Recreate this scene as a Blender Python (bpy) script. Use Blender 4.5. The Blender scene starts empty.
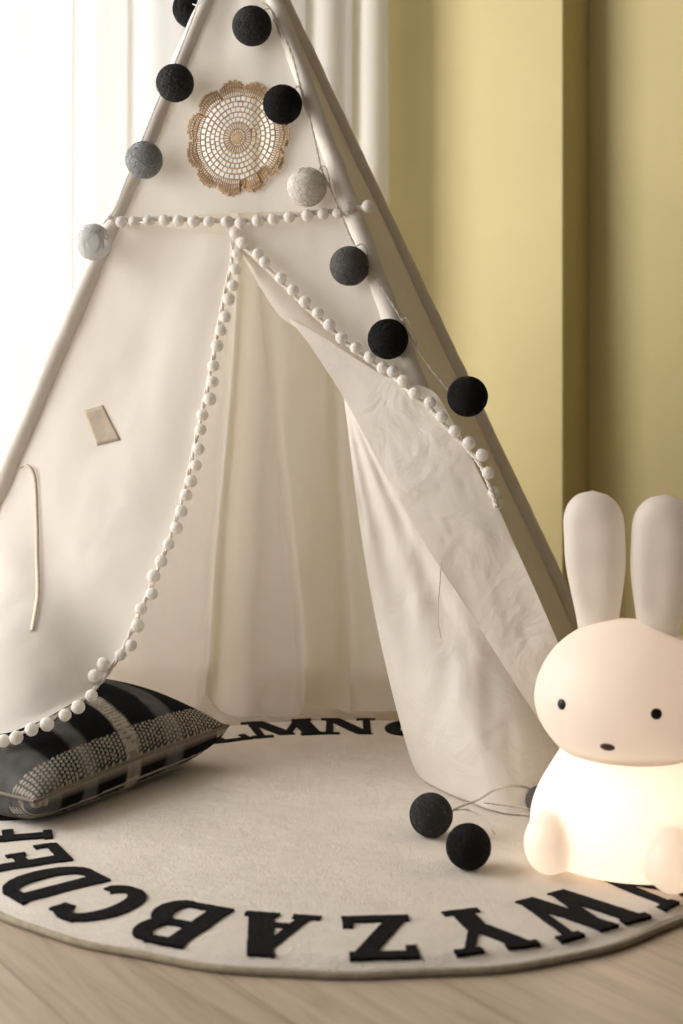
import bpy, bmesh, math, random
from mathutils import Vector, Matrix, noise
random.seed(7)
C = bpy.context.scene.collection
PI = math.pi
F, YH, H = 1360.0, 400.0, 0.64          # focal length in pixels, horizon row, camera height


def at(x, y, d):
    return Vector(((x - 341.5) / F * d, d, H - (y - YH) / F * d))


def proj(p):
    return (341.5 + F * p.x / p.y, YH + F * (H - p.z) / p.y)


def lerp(a, b, t):
    return a + (b - a) * t


def smooth(a, b, x):
    t = min(1, max(0, (x - a) / (b - a)))
    return t * t * (3 - 2 * t)


# ------------------------------------------------------------------ object helpers
def link(name, me, m=None, parent=None):
    o = bpy.data.objects.new(name, me)
    C.objects.link(o)
    if m is not None:
        me.materials.append(m)
    if parent:
        o.parent = parent
    return o


def obj(name, bm, m, parent=None, smooth_=True):
    me = bpy.data.meshes.new(name)
    bm.to_mesh(me)
    bm.free()
    if smooth_:
        for p in me.polygons:
            p.use_smooth = True
    return link(name, me, m, parent)


def thing(name, label, cat, loc=(0, 0, 0), rotz=0, group=None):
    o = bpy.data.objects.new(name, None)
    C.objects.link(o)
    o.location = loc
    o.rotation_euler = (0, 0, rotz)
    o.empty_display_size = .1
    o['label'] = label
    o['category'] = cat
    if group:
        o['group'] = group
    return o


def struct(name, bm, m, parent=None, smooth_=False):
    o = obj(name, bm, m, parent, smooth_)
    if not parent:
        o['kind'] = 'structure'
    return o


def quad(bm, a, b, c, d):
    return bm.faces.new([bm.verts.new(v) for v in (a, b, c, d)])


def box(bm, x0, x1, y0, y1, z0, z1):
    v = [bm.verts.new((x, y, z)) for z in (z0, z1) for y in (y0, y1) for x in (x0, x1)]
    for f in ((0, 2, 3, 1), (4, 5, 7, 6), (0, 1, 5, 4), (2, 6, 7, 3), (0, 4, 6, 2), (1, 3, 7, 5)):
        bm.faces.new([v[i] for i in f])


def tube(bm, pts, r, seg=8, caps=True):
    """r: number or function of t"""
    n = len(pts)
    pts = [Vector(p) for p in pts]
    rings = []
    up = None
    for i, p in enumerate(pts):
        t = (pts[min(i + 1, n - 1)] - pts[max(i - 1, 0)])
        if t.length < 1e-9:
            t = Vector((0, 0, 1))
        t.normalize()
        if up is None:
            up = t.orthogonal()
        up = (up - t * up.dot(t))
        up.normalize()
        s = t.cross(up)
        rr = r(i / (n - 1)) if callable(r) else r
        rings.append([bm.verts.new(p + (up * math.cos(a) + s * math.sin(a)) * rr)
                      for a in [2 * PI * k / seg for k in range(seg)]])
    for a, b in zip(rings, rings[1:]):
        for k in range(seg):
            bm.faces.new((a[k], a[(k + 1) % seg], b[(k + 1) % seg], b[k]))
    if caps:
        bm.faces.new(rings[0][::-1])
        bm.faces.new(rings[-1])
    return rings


def catmull(pts, n=12):
    pts = [Vector(p) for p in pts]
    P = [pts[0] * 2 - pts[1]] + pts + [pts[-1] * 2 - pts[-2]]
    out = []
    for i in range(1, len(P) - 2):
        a, b, c, d = P[i - 1:i + 3]
        for k in range(n):
            t = k / n
            out.append(.5 * ((2 * b) + (c - a) * t + (2 * a - 5 * b + 4 * c - d) * t * t + (3 * b - a - 3 * c + d) * t ** 3))
    out.append(pts[-1])
    return out


def resample(pts, n):
    L = [0]
    for a, b in zip(pts, pts[1:]):
        L.append(L[-1] + (b - a).length)
    out = []
    j = 0
    for i in range(n):
        s = L[-1] * i / (n - 1)
        while j < len(L) - 2 and L[j + 1] < s:
            j += 1
        t = (s - L[j]) / max(1e-9, L[j + 1] - L[j])
        out.append(pts[j].lerp(pts[j + 1], min(1, max(0, t))))
    return out


def fbm(p, s, oct=3):
    return noise.fractal(Vector(p) * s, .9, 2.1, oct)


def patch(name, A, B, nu, nv, m, parent, disp=None, nrm=None, keep=None, post=None, relax=0):
    """ruled cloth between polylines A and B (both run the same way); u across, v along"""
    A = resample(A, nv + 1)
    B = resample(B, nv + 1)
    bm = bmesh.new()
    g = []
    for j in range(nv + 1):
        row = []
        for i in range(nu + 1):
            u, v = i / nu, j / nv
            p = A[j].lerp(B[j], u)
            if disp:
                p = p + nrm * disp(u, v, p)
            if post:
                p = post(u, v, p)
            row.append(bm.verts.new(p))
        g.append(row)
    for j in range(nv):
        for i in range(nu):
            q = (g[j][i], g[j][i + 1], g[j + 1][i + 1], g[j + 1][i])
            if keep and not keep(sum((w.co for w in q), Vector()) / 4):
                continue
            bm.faces.new(q)
    bmesh.ops.delete(bm, geom=[v for v in bm.verts if not v.link_faces], context='VERTS')
    if relax:
        inner = [v for v in bm.verts if not v.is_boundary]
        for _ in range(relax):
            bmesh.ops.smooth_vert(bm, verts=inner, factor=.5, use_axis_x=True, use_axis_y=True, use_axis_z=True)
        if post:
            for v in inner:
                v.co = post(0, 0, v.co.copy())
    bmesh.ops.recalc_face_normals(bm, faces=bm.faces)
    return obj(name, bm, m, parent)


# ------------------------------------------------------------------ materials
def mat(name):
    m = bpy.data.materials.new(name)
    m.use_nodes = True
    nt = m.node_tree
    nt.nodes.clear()
    out = nt.nodes.new('ShaderNodeOutputMaterial')
    return m, nt, out


def N(nt, t, **kw):
    n = nt.nodes.new('ShaderNode' + t)
    for k, v in kw.items():
        if k in n.inputs:
            n.inputs[k].default_value = v
        else:
            setattr(n, k, v)
    return n


def coords(nt, scale=(1, 1, 1), rot=(0, 0, 0), kind='Object'):
    tc = N(nt, 'TexCoord')
    mp = N(nt, 'Mapping')
    mp.inputs['Scale'].default_value = scale
    mp.inputs['Rotation'].default_value = rot
    nt.links.new(tc.outputs[kind], mp.inputs['Vector'])
    return mp.outputs['Vector']


def ramp(nt, fac, stops):
    r = N(nt, 'ValToRGB')
    e = r.color_ramp.elements
    while len(e) < len(stops):
        e.new(.5)
    for k, (p, c) in enumerate(stops):
        e[k].position = p
        e[k].color = (*c, 1) if len(c) == 3 else c
    nt.links.new(fac, r.inputs['Fac'])
    return r.outputs['Color']


def noise_tex(nt, vec, scale, detail=4, rough=.6, dist=0):
    n = N(nt, 'TexNoise')
    n.inputs['Scale'].default_value = scale
    n.inputs['Detail'].default_value = detail
    n.inputs['Roughness'].default_value = rough
    n.inputs['Distortion'].default_value = dist
    nt.links.new(vec, n.inputs['Vector'])
    return n.outputs['Fac']


def bump(nt, h, strength, dist, prev=None):
    b = N(nt, 'Bump')
    b.inputs['Strength'].default_value = strength
    b.inputs['Distance'].default_value = dist
    nt.links.new(h, b.inputs['Height'])
    if prev:
        nt.links.new(prev, b.inputs['Normal'])
    return b.outputs['Normal']


def plain(name, col, rough=.8, noise_amt=.08, scale=40, bump_s=.0, bump_d=.002, metallic=0, bscale=None, spec=.3):
    m, nt, out = mat(name)
    p = N(nt, 'BsdfPrincipled')
    p.inputs['Roughness'].default_value = rough
    p.inputs['Metallic'].default_value = metallic
    p.inputs['Specular IOR Level'].default_value = spec
    v = coords(nt)
    n = noise_tex(nt, v, scale)
    lo = tuple(c * (1 - noise_amt) for c in col)
    hi = tuple(min(1, c * (1 + noise_amt)) for c in col)
    nt.links.new(ramp(nt, n, [(.3, lo), (.7, hi)]), p.inputs['Base Color'])
    if bump_s:
        nb = noise_tex(nt, v, bscale or scale)
        nt.links.new(bump(nt, nb, bump_s, bump_d), p.inputs['Normal'])
    nt.links.new(p.outputs[0], out.inputs[0])
    return m


def cloth(name, col, trans=.35, wrinkle=.35, transp=0.0, tcol=None):
    m, nt, out = mat(name)
    v = coords(nt)
    n1 = noise_tex(nt, v, 9, 5, .55, 1.2)
    n2 = noise_tex(nt, v, 700, 2)
    nm = bump(nt, n1, wrinkle, .02)
    nm = bump(nt, n2, .15, .0008, nm)
    d = N(nt, 'BsdfDiffuse')
    t = N(nt, 'BsdfTranslucent')
    d.inputs['Color'].default_value = (*col, 1)
    t.inputs['Color'].default_value = (*(tcol or col), 1)
    nt.links.new(nm, d.inputs['Normal'])
    mx = N(nt, 'MixShader')
    mx.inputs['Fac'].default_value = trans
    nt.links.new(d.outputs[0], mx.inputs[1])
    nt.links.new(t.outputs[0], mx.inputs[2])
    last = mx.outputs[0]
    if transp:
        tr = N(nt, 'BsdfTransparent')
        m2 = N(nt, 'MixShader')
        m2.inputs['Fac'].default_value = transp
        nt.links.new(last, m2.inputs[1])
        nt.links.new(tr.outputs[0], m2.inputs[2])
        last = m2.outputs[0]
    nt.links.new(last, out.inputs[0])
    return m


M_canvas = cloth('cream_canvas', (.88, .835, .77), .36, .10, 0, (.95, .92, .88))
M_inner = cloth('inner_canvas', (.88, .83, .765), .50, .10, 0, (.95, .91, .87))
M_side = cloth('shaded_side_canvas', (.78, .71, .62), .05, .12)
M_flap = cloth('flap_canvas', (.87, .815, .745), .30, .36, 0, (.92, .88, .83))
M_lining = cloth('lining', (.86, .80, .72), .35, .2)
M_sleeve = plain('sleeve_canvas', (.80, .74, .66), .9, .04, 30, .35, .006)
M_trim = plain('trim_cord', (.74, .68, .60), .9, .1, 300, .5, .001)
M_pom = cloth('pompom_wool', (.92, .88, .82), .35, .1, 0, (.96, .93, .88))
M_sheer = cloth('sheer_curtain', (.90, .875, .83), .45, .05, .02, (.96, .95, .93))
M_wood = plain('pine_pole', (.55, .38, .22), .6, .2, 20)
M_crochet = plain('jute_crochet', (.58, .41, .25), .95, .25, 160, .6, .001, bscale=500)
M_wire = plain('silver_wire', (.55, .50, .44), .45, .1, 100)
M_clear = plain('clear_cord', (.85, .83, .80), .3, .05, 100)
M_black_pile = plain('black_pile', (.012, .011, .012), 1, .5, 200, .9, .004, bscale=350, spec=.1)
M_white_wall = plain('warm_plaster', (.36, .33, .30), .9, .02, 5)
M_white_frame = plain('white_paint', (.85, .85, .83), .5, .02, 5)
M_mustard = plain('mustard_paint', (.61, .515, .25), .62, .035, 3, .05, .002, bscale=120, spec=.35)
M_eye = plain('black_glaze', (.012, .010, .010), .4, .1, 40)
M_nose = plain('brown_glaze', (.10, .05, .04), .5, .1, 40)
M_shadow_patch = plain('beige_shadow', (.50, .41, .32), .95, .1, 60)  # colour of the shade showing through the left flap


def m_rug():
    m, nt, out = mat('cream_pile')
    p = N(nt, 'BsdfPrincipled')
    p.inputs['Roughness'].default_value = 1
    p.inputs['Specular IOR Level'].default_value = .05
    v = coords(nt)
    n = noise_tex(nt, v, 12, 6, .6)
    nt.links.new(ramp(nt, n, [(.3, (.72, .65, .565)), (.7, (.80, .73, .645))]), p.inputs['Base Color'])
    a = noise_tex(nt, v, 420, 3, .7)
    b = noise_tex(nt, v, 60, 4, .65)
    nm = bump(nt, b, .32, .010)
    nm = bump(nt, a, .7, .004, nm)
    nt.links.new(nm, p.inputs['Normal'])
    nt.links.new(p.outputs[0], out.inputs[0])
    return m


def m_floor():
    m, nt, out = mat('oak_planks')
    p = N(nt, 'BsdfPrincipled')
    v = coords(nt, rot=(0, 0, math.radians(55)))
    br = N(nt, 'TexBrick')
    br.offset = .37
    br.inputs['Scale'].default_value = 1
    br.inputs['Brick Width'].default_value = 2.6
    br.inputs['Row Height'].default_value = .19
    br.inputs['Mortar Size'].default_value = .0012
    br.inputs['Mortar Smooth'].default_value = .3
    br.inputs['Color1'].default_value = (.43, .34, .26, 1)
    br.inputs['Color2'].default_value = (.51, .415, .325, 1)
    br.inputs['Mortar'].default_value = (.32, .24, .17, 1)
    nt.links.new(v, br.inputs['Vector'])
    mp2 = N(nt, 'Mapping')
    mp2.inputs['Scale'].default_value = (1.2, 14, 1)
    nt.links.new(v, mp2.inputs['Vector'])
    v2 = mp2.outputs['Vector']
    g = noise_tex(nt, v2, 2.4, 7, .62, 1.6)
    mx = N(nt, 'MixRGB')
    mx.blend_type = 'MULTIPLY'
    mx.inputs['Fac'].default_value = .9
    nt.links.new(br.outputs['Color'], mx.inputs['Color1'])
    nt.links.new(ramp(nt, g, [(.28, (.62, .58, .54)), (.5, (.95, .93, .9)), (.72, (1.12, 1.1, 1.08))]), mx.inputs['Color2'])
    nt.links.new(mx.outputs[0], p.inputs['Base Color'])
    p.inputs['Roughness'].default_value = .38
    p.inputs['Specular IOR Level'].default_value = .5
    nt.links.new(bump(nt, g, .12, .002), p.inputs['Normal'])
    nt.links.new(p.outputs[0], out.inputs[0])
    return m


def m_ball(name, col, speck, amt):
    m, nt, out = mat(name)
    p = N(nt, 'BsdfPrincipled')
    p.inputs['Roughness'].default_value = .75
    p.inputs['Specular IOR Level'].default_value = .25
    v = coords(nt)
    n = noise_tex(nt, v, 11, 5, .75, .5)
    nt.links.new(ramp(nt, n, [(.3, tuple(c * .7 for c in col)), (amt, col), (min(.98, amt + .12), speck)]), p.inputs['Base Color'])
    nt.links.new(bump(nt, n, .6, .04), p.inputs['Normal'])
    nt.links.new(p.outputs[0], out.inputs[0])
    return m


M_rug = m_rug()
M_floor = m_floor()
M_binding = plain('rug_binding', (.42, .36, .27), 1, .15, 90, .5, .003, bscale=200, spec=.1)
B_black = m_ball('black_cotton', (.010, .010, .011), (.32, .32, .32), .64)
B_char = m_ball('charcoal_cotton', (.055, .055, .057), (.30, .30, .30), .58)
B_dark = m_ball('dark_grey_cotton', (.17, .165, .155), (.3, .3, .29), .55)
B_grey = m_ball('mid_grey_cotton', (.44, .455, .46), (.7, .71, .71), .52)
B_pale = cloth('pale_grey_cotton', (.96, .96, .95), .5, .02, 0, (.98, .98, .97))
B_white = cloth('cream_cotton', (.96, .92, .86), .5, .02, 0, (.98, .95, .91))

# ------------------------------------------------------------------ the room
bm = bmesh.new()
quad(bm, (-1.95, -1.6, 0), (2.6, -1.6, 0), (2.6, 3.9, 0), (-1.95, 3.9, 0))
struct('floor', bm, M_floor)
bm = bmesh.new()
quad(bm, (-1.95, -1.6, 2.6), (-1.95, 3.9, 2.6), (2.6, 3.9, 2.6), (2.6, -1.6, 2.6))
struct('ceiling', bm, M_white_wall)
YB = 3.62
WX0, WX1, WZ0, WZ1 = -1.75, -.45, .06, 2.3


def wall_with_hole(a0, a1, h0, h1, z0, z1, top, fn):
    """panel in (a, z) with a rectangular opening; fn(a, z, depth) -> point"""
    bm = bmesh.new()
    A = [a0, h0, h1, a1]
    Z = [0, z0, z1, top]
    for i in range(3):
        for j in range(3):
            if i == 1 and j == 1:
                continue
            quad(bm, fn(A[i], Z[j], 0), fn(A[i + 1], Z[j], 0), fn(A[i + 1], Z[j + 1], 0), fn(A[i], Z[j + 1], 0))
    for (p, q) in (((h0, z0), (h1, z0)), ((h1, z0), (h1, z1)), ((h1, z1), (h0, z1)), ((h0, z1), (h0, z0))):
        quad(bm, fn(*p, 0), fn(*q, 0), fn(*q, .12), fn(*p, .12))
    return bm


struct('wall_back', wall_with_hole(-1.95, .9, WX0, WX1, WZ0, WZ1, 2.6, lambda a, z, d: (a, YB + d, z)), M_white_wall)
LY0, LY1, LZ0, LZ1 = 1.4, 3.15, .2, 2.45
XL = -1.95
bm = wall_with_hole(.95, YB, LY0, LY1, LZ0, LZ1, 2.6, lambda a, z, d: (XL - d, a, z))
b2 = wall_with_hole(-1.6, .95, -.5, .7, LZ0, LZ1, 2.6, lambda a, z, d: (XL - d, a, z))  # near stretch, with an opening for the added fill window
me_ = bpy.data.meshes.new('near_part')
b2.to_mesh(me_)
b2.free()
bm.from_mesh(me_)
struct('wall_left', bm, M_white_wall)


def window(name, a0, a1, z0, z1, fn):
    bm = bmesh.new()
    w = .045

    def bar(p0, p1, q0, q1):
        v = [bm.verts.new(fn(p, q, d)) for d in (.04, .09) for q in (q0, q1) for p in (p0, p1)]
        for f in ((0, 2, 3, 1), (4, 5, 7, 6), (0, 1, 5, 4), (2, 6, 7, 3), (0, 4, 6, 2), (1, 3, 7, 5)):
            bm.faces.new([v[i] for i in f])
    bar(a0, a1, z0, z0 + w)
    bar(a0, a1, z1 - w, z1)
    bar(a0, a0 + w, z0 + w, z1 - w)
    bar(a1 - w, a1, z0 + w, z1 - w)
    mid = (a0 + a1) / 2
    bar(mid - w / 2, mid + w / 2, z0 + w, z1 - w)
    bmesh.ops.recalc_face_normals(bm, faces=bm.faces)
    return struct(name, bm, M_white_frame)


window('window_1', WX0, WX1, WZ0, WZ1, lambda a, z, d: (a, YB + d, z))
window('fill_window', -.5, .7, LZ0, LZ1, lambda a, z, d: (XL - d, a, z))  # unseen window, added to go with the frontal fill light
window('window_2', LY0, LY1, LZ0, LZ1, lambda a, z, d: (XL - d, a, z))

# mustard wall with its projecting pilaster; runs from behind the curtain towards the near right
S2 = math.sqrt(.5)
WD = Vector((math.cos(math.radians(38)), -math.sin(math.radians(38)), 0))
P0 = Vector((.111, 3.457, 0)) - WD * .26
P1 = Vector((.512, 3.143, 0))
P2 = Vector((.590, 3.243, 0))
P3 = P2 + WD * 2.2
bm = bmesh.new()
up = Vector((0, 0, 2.6))
pts = [P0, P1, P2, P3]
bv = [(bm.verts.new(p), bm.verts.new(p + up)) for p in pts]
for a, b in zip(bv, bv[1:]):
    bm.faces.new((a[0], b[0], b[1], a[1]))
bm.edges.ensure_lookup_table()
ed = [e for e in bm.edges if e.verts[0] in bv[1] and e.verts[1] in bv[1]]
bmesh.ops.bevel(bm, geom=ed, offset=.004, segments=3, affect='EDGES', profile=.5)
struct('wall_right', bm, M_mustard)

# ------------------------------------------------------------------ curtain
cur = thing('sheer_curtain', 'long sheer white curtain in soft pleats against the bright window behind the tent', 'curtain', (0, 0, 0))
bm = bmesh.new()
NX, NZ = 560, 24
g = []
for j in range(NZ + 1):
    row = []
    for i in range(NX + 1):
        s = i / NX
        x = lerp(-1.86, .103, s)
        z = lerp(.02, 2.5, j / NZ)
        ph = x * 2 * PI / .135 + 1.6 * noise.noise(Vector((x * 2.3, z * .25, 0))) * 2
        w = math.sin(ph)
        w = math.copysign(abs(w) ** .7, w)
        a = .040 * (1 + .4 * noise.noise(Vector((x * 4, z * .3, 5))))
        y = 3.31 + w * a + .012 * noise.noise(Vector((x * 9, z * .7, 9)))
        row.append(bm.verts.new((x + .012 * math.cos(ph), y, z)))
    g.append(row)
for j in range(NZ):
    for i in range(NX):
        bm.faces.new((g[j][i], g[j][i + 1], g[j + 1][i + 1], g[j + 1][i]))
obj('curtain_fabric', bm, M_sheer, cur)
bm = bmesh.new()
tube(bm, [(-1.88, 3.31, 2.52), (.10, 3.31, 2.52)], .012, 10)
obj('curtain_rail', bm, M_white_frame, cur)

# ------------------------------------------------------------------ rug
RX, RY, RR, RT = .012, 2.095, .592, .014
rug = thing('alphabet_rug', 'round cream pile rug with black alphabet letters around its rim on the wooden floor', 'rug', (RX, RY, 0))


def rr(a):
    return RR * (1 + .006 * math.sin(5 * a + 1) + .004 * math.sin(11 * a + 2) + .003 * math.sin(23 * a))


def rug_z(x, y):          # local coordinates
    r = math.hypot(x, y)
    e = smooth(.0, .03, RR - r)
    return RT * (.55 + .45 * e) + 0.0010 * noise.noise(Vector((x * 30, y * 30, 0))) + .0008 * noise.noise(Vector((x * 9, y * 9, 3)))


bm = bmesh.new()
NA, NR = 240, 60
c0 = bm.verts.new((0, 0, rug_z(0, 0)))
rings = []
for k in range(1, NR + 1):
    f = 1 - (1 - k / NR) ** 1.15
    ring = []
    for i in range(NA):
        a = 2 * PI * i / NA
        r = rr(a) * f
        x, y = r * math.cos(a), r * math.sin(a)
        ring.append(bm.verts.new((x, y, rug_z(x, y))))
    rings.append(ring)
low = []
for i in range(NA):
    a = 2 * PI * i / NA
    low.append(bm.verts.new((rr(a) * math.cos(a), rr(a) * math.sin(a), .001)))
for i in range(NA):
    bm.faces.new((c0, rings[0][i], rings[0][(i + 1) % NA]))
for r0, r1 in zip(rings, rings[1:] + [low]):
    for i in range(NA):
        bm.faces.new((r0[i], r1[i], r1[(i + 1) % NA], r0[(i + 1) % NA]))
obj('pile', bm, M_rug, rug)
bm = bmesh.new()
ring = []
for i in range(NA + 1):
    a = 2 * PI * i / NA
    ring.append(Vector(((rr(a) + .002) * math.cos(a), (rr(a) + .002) * math.sin(a), .0045)))
tube(bm, ring, .0045, 8, False)
obj('edge_binding', bm, M_binding, rug)

# letters: strokes (x0, y0, x1, y1, horizontal width) in a box of width 1, height 1
TK, TN = .29, .17


def arc(cx, cy, rx, ry, a0, a1, w0, w1, n=14):
    out = []
    for k in range(n):
        t0, t1 = k / n, (k + 1) / n
        q = []
        for t, s in ((t0, -1), (t1, -1), (t1, 1), (t0, 1)):
            a = math.radians(lerp(a0, a1, t))
            # thick at the sides, thin at the top and bottom
            w = lerp(w1, w0, abs(math.cos(a))) / 2 * s
            q.append((cx + (rx + w) * math.cos(a), cy + (ry + w) * math.sin(a)))
        out.append(q)
    return out


def st(x0, y0, x1, y1, w):
    return [[(x0 - w / 2, y0), (x0 + w / 2, y0), (x1 + w / 2, y1), (x1 - w / 2, y1)]]


def hb(x0, x1, y, h):
    return [[(x0, y - h / 2), (x1, y - h / 2), (x1, y + h / 2), (x0, y + h / 2)]]


SF = .13
G = {
    'A': (.096, st(.20, 0, .52, 1, TN) + st(.80, 0, .50, 1, TK * 1.15) + hb(.3, .75, .30, .12) + hb(.02, .38, .05, .1) + hb(.56, 1.0, .05, .1)),
    'B': (.095, st(.2, 0, .2, 1, TK) + hb(.05, .6, .94, SF) + hb(.05, .6, .52, SF) + hb(.05, .65, .06, SF) + arc(.58, .72, .2, .2, -90, 90, TK * .9, SF) + arc(.62, .28, .23, .22, -90, 90, TK, SF)),
    'C': (.095, arc(.52, .5, .36, .42, 50, 310, TK, SF, 22) + st(.78, .72, .8, .93, .2) + st(.8, .1, .8, .22, .12)),
    'D': (.10, st(.2, 0, .2, 1, TK) + hb(.05, .5, .94, SF) + hb(.05, .5, .06, SF) + arc(.46, .5, .36, .44, -90, 90, TK, SF, 18)),
    'E': (.09, st(.22, 0, .22, 1, TK) + hb(.05, .92, .94, SF) + hb(.1, .7, .5, SF) + hb(.05, .95, .06, SF) + st(.87, .76, .87, .95, .15) + st(.9, .05, .9, .26, .15) + st(.68, .4, .68, .62, .13)),
    'F': (.085, st(.25, 0, .25, 1, TK) + hb(.05, .95, .94, SF) + hb(.1, .7, .5, SF) + st(.88, .74, .88, .95, .15) + hb(.05, .5, .05, .1)),
    'G': (.10, arc(.52, .5, .36, .42, 50, 320, TK, SF, 22) + st(.8, .05, .8, .45, .24) + hb(.55, .98, .45, SF)),
    'H': (.10, st(.2, 0, .2, 1, TK) + st(.8, 0, .8, 1, TK) + hb(.2, .8, .5, SF)),
    'I': (.05, st(.5, 0, .5, 1, .5) + hb(.05, .95, .95, .1) + hb(.05, .95, .05, .1)),
    'J': (.075, st(.72, .25, .72, 1, TK * 1.2) + arc(.42, .28, .3, .24, 180, 360, TK, SF)),
    'K': (.10, st(.2, 0, .2, 1, TK) + st(.3, .45, .85, 1, TN) + st(.45, .55, .85, 0, TK)),
    'L': (.085, st(.25, 0, .25, 1, TK) + hb(.05, .95, .06, SF) + hb(.05, .5, .95, .1) + st(.88, .05, .88, .3, .15)),
    'M': (.138, st(.14, 0, .14, 1, .11) + st(.2, 1, .5, .1, .22) + st(.5, .1, .82, 1, .11) + st(.84, 0, .84, 1, .24) + hb(0, .3, .05, .1) + hb(.68, 1, .05, .1) + hb(0, .3, .95, .1) + hb(.75, 1, .95, .1)),
    'N': (.108, st(.18, 0, .18, 1, .13) + st(.22, 1, .8, 0, .27) + st(.84, 0, .84, 1, .13) + hb(0, .36, .05, .1) + hb(.02, .3, .95, .1) + hb(.66, 1, .95, .1)),
    'O': (.105, arc(.5, .5, .36, .42, 0, 360, TK, SF, 28)),
    'P': (.09, st(.22, 0, .22, 1, TK) + hb(.05, .6, .94, SF) + hb(.2, .6, .46, SF) + arc(.58, .70, .24, .24, -90, 90, TK, SF)),
    'Q': (.105, arc(.5, .5, .36, .42, 0, 360, TK, SF, 28) + st(.55, .3, .9, -.05, .2)),
    'R': (.095, st(.2, 0, .2, 1, TK) + hb(.05, .6, .94, SF) + hb(.2, .6, .46, SF) + arc(.58, .70, .24, .24, -90, 90, TK, SF) + st(.5, .45, .85, 0, TK)),
    'S': (.085, arc(.5, .72, .3, .22, 30, 270, TK, SF) + arc(.5, .28, .3, .22, -150, 90, TK, SF)),
    'T': (.09, st(.5, 0, .5, 1, TK) + hb(.02, .98, .94, SF) + hb(.3, .7, .05, .1)),
    'U': (.10, st(.2, .35, .2, 1, TK) + st(.85, .35, .85, 1, TN) + arc(.52, .38, .32, .32, 180, 360, TK * .9, SF)),
    'V': (.10, st(.2, 1, .5, 0, TK) + st(.82, 1, .52, 0, TN) + hb(.02, .42, .95, .1) + hb(.66, 1, .95, .1)),
    'W': (.142, st(.14, 1, .32, 0, .2) + st(.5, .9, .34, 0, .1) + st(.48, 1, .68, 0, .2) + st(.88, 1, .7, 0, .1) + hb(0, .3, .95, .1) + hb(.76, 1, .95, .1)),
    'Y': (.105, st(.5, 0, .5, .5, .26) + st(.48, .45, .18, 1, .26) + st(.54, .45, .86, 1, .13) + hb(.28, .72, .05, .1) + hb(.02, .4, .95, .1) + hb(.68, 1, .95, .1)),
    'Z': (.088, st(.2, .04, .8, .96, .28) + hb(.05, .95, .93, .14) + hb(.05, .97, .07, .14) + st(.13, .74, .13, .95, .14) + st(.9, .05, .9, .28, .14)),
}
ANG = {'A': 10.4, 'B': 24, 'C': 37.3, 'D': 49.6, 'M': 165.8, 'N': 180, 'O': 194, 'Z': -3.7, 'Y': -17.1, 'W': -32.0, 'V': -47}
for k, ch in enumerate('EFGHIJKL'):
    ANG[ch] = 48.9 + 12.9 * (k + 1)
for k, ch in enumerate('PQRSTU'):
    ANG[ch] = 194 + 17 * (k + 1)
LH, RL = .124, .511
for ch, a in ANG.items():
    w, polys = G[ch]
    a = math.radians(a)
    o = Vector((-math.sin(a), -math.cos(a), 0))
    r = Vector((-math.cos(a), math.sin(a), 0))
    bm = bmesh.new()
    zb, zt0 = .008, RT + .0022
    for iq, q in enumerate(polys):
        zt = zt0 + .00002 * iq
        area = sum(q[i][0] * q[(i + 1) % 4][1] - q[(i + 1) % 4][0] * q[i][1] for i in range(4))
        if area < 0:
            q = q[::-1]
        P4 = [o * (RL + (y - .5) * LH) + r * ((x - .5) * w) for x, y in q]
        P = []
        for i in range(4):
            a_, b_ = P4[i], P4[(i + 1) % 4]
            n_ = max(1, int((b_ - a_).length / .0035))
            for k in range(n_):
                p = a_.lerp(b_, k / n_)
                P.append(p + Vector((noise.noise(p * 260), noise.noise(p * 260 + Vector((9, 9, 9))), 0)) * .0013)
        vb = [bm.verts.new(p + Vector((0, 0, zb))) for p in P]
        vt = [bm.verts.new(p + Vector((0, 0, zt))) for p in P]
        bm.faces.new(vt)
        for i in range(len(P)):
            j_ = (i + 1) % len(P)
            bm.faces.new((vb[i], vb[j_], vt[j_], vt[i]))
    bmesh.ops.recalc_face_normals(bm, faces=bm.faces)
    obj('letter', bm, M_black_pile, rug, False)

# ------------------------------------------------------------------ cushion
K1 = Vector((-.443, 1.964, .060))
K2 = Vector((-.194, 2.329, .082))
KE1 = (K2 - K1)
KL = Vector((KE1.x, KE1.y)).length
E1 = Vector((KE1.x, KE1.y, 0)) / KL
E2 = Vector((-E1.y, E1.x, 0))
KW = .42


def cushion_pt(u, v, side):
    """u, v in [-1, 1]: u along the near edge, v away from it"""
    pu = u * (1 - .035 * (1 - v * v) ** 1.0 * abs(u) ** 3)
    pv = v * (1 - .030 * (1 - u * u) ** 1.0 * abs(v) ** 3)
    p = K1 + E1 * ((pu + 1) / 2 * KL) + E2 * ((pv + 1) / 2 * KW)
    mid = lerp(K1.z, K2.z, (pu + 1) / 2) + .002 * (1 - abs(u)) - .01 * (v + 1) / 2
    b = (max(0, 1 - abs(u) ** 2.4) * max(0, 1 - abs(v) ** 2.4)) ** .55
    h = .098 * b + .004 * b * noise.noise(Vector((u * 2.2, v * 2.2, side * 3)))
    z = mid + h if side > 0 else max(.0178 + .002 * (abs(u) + abs(v)), mid - .078 * b ** .55)
    return Vector((p.x, p.y, z))


def cushion_top(x, y):
    q = Vector((x, y, 0)) - Vector((K1.x, K1.y, 0))
    u = q.dot(E1) / KL * 2 - 1
    v = q.dot(E2) / KW * 2 - 1
    if abs(u) >= 1 or abs(v) >= 1:
        return None
    return cushion_pt(u, v, 1).z


cush = thing('plaid_cushion', 'square black and grey woven plaid cushion on the rug under the tent flap', 'cushion', (0, 0, 0))


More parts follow.
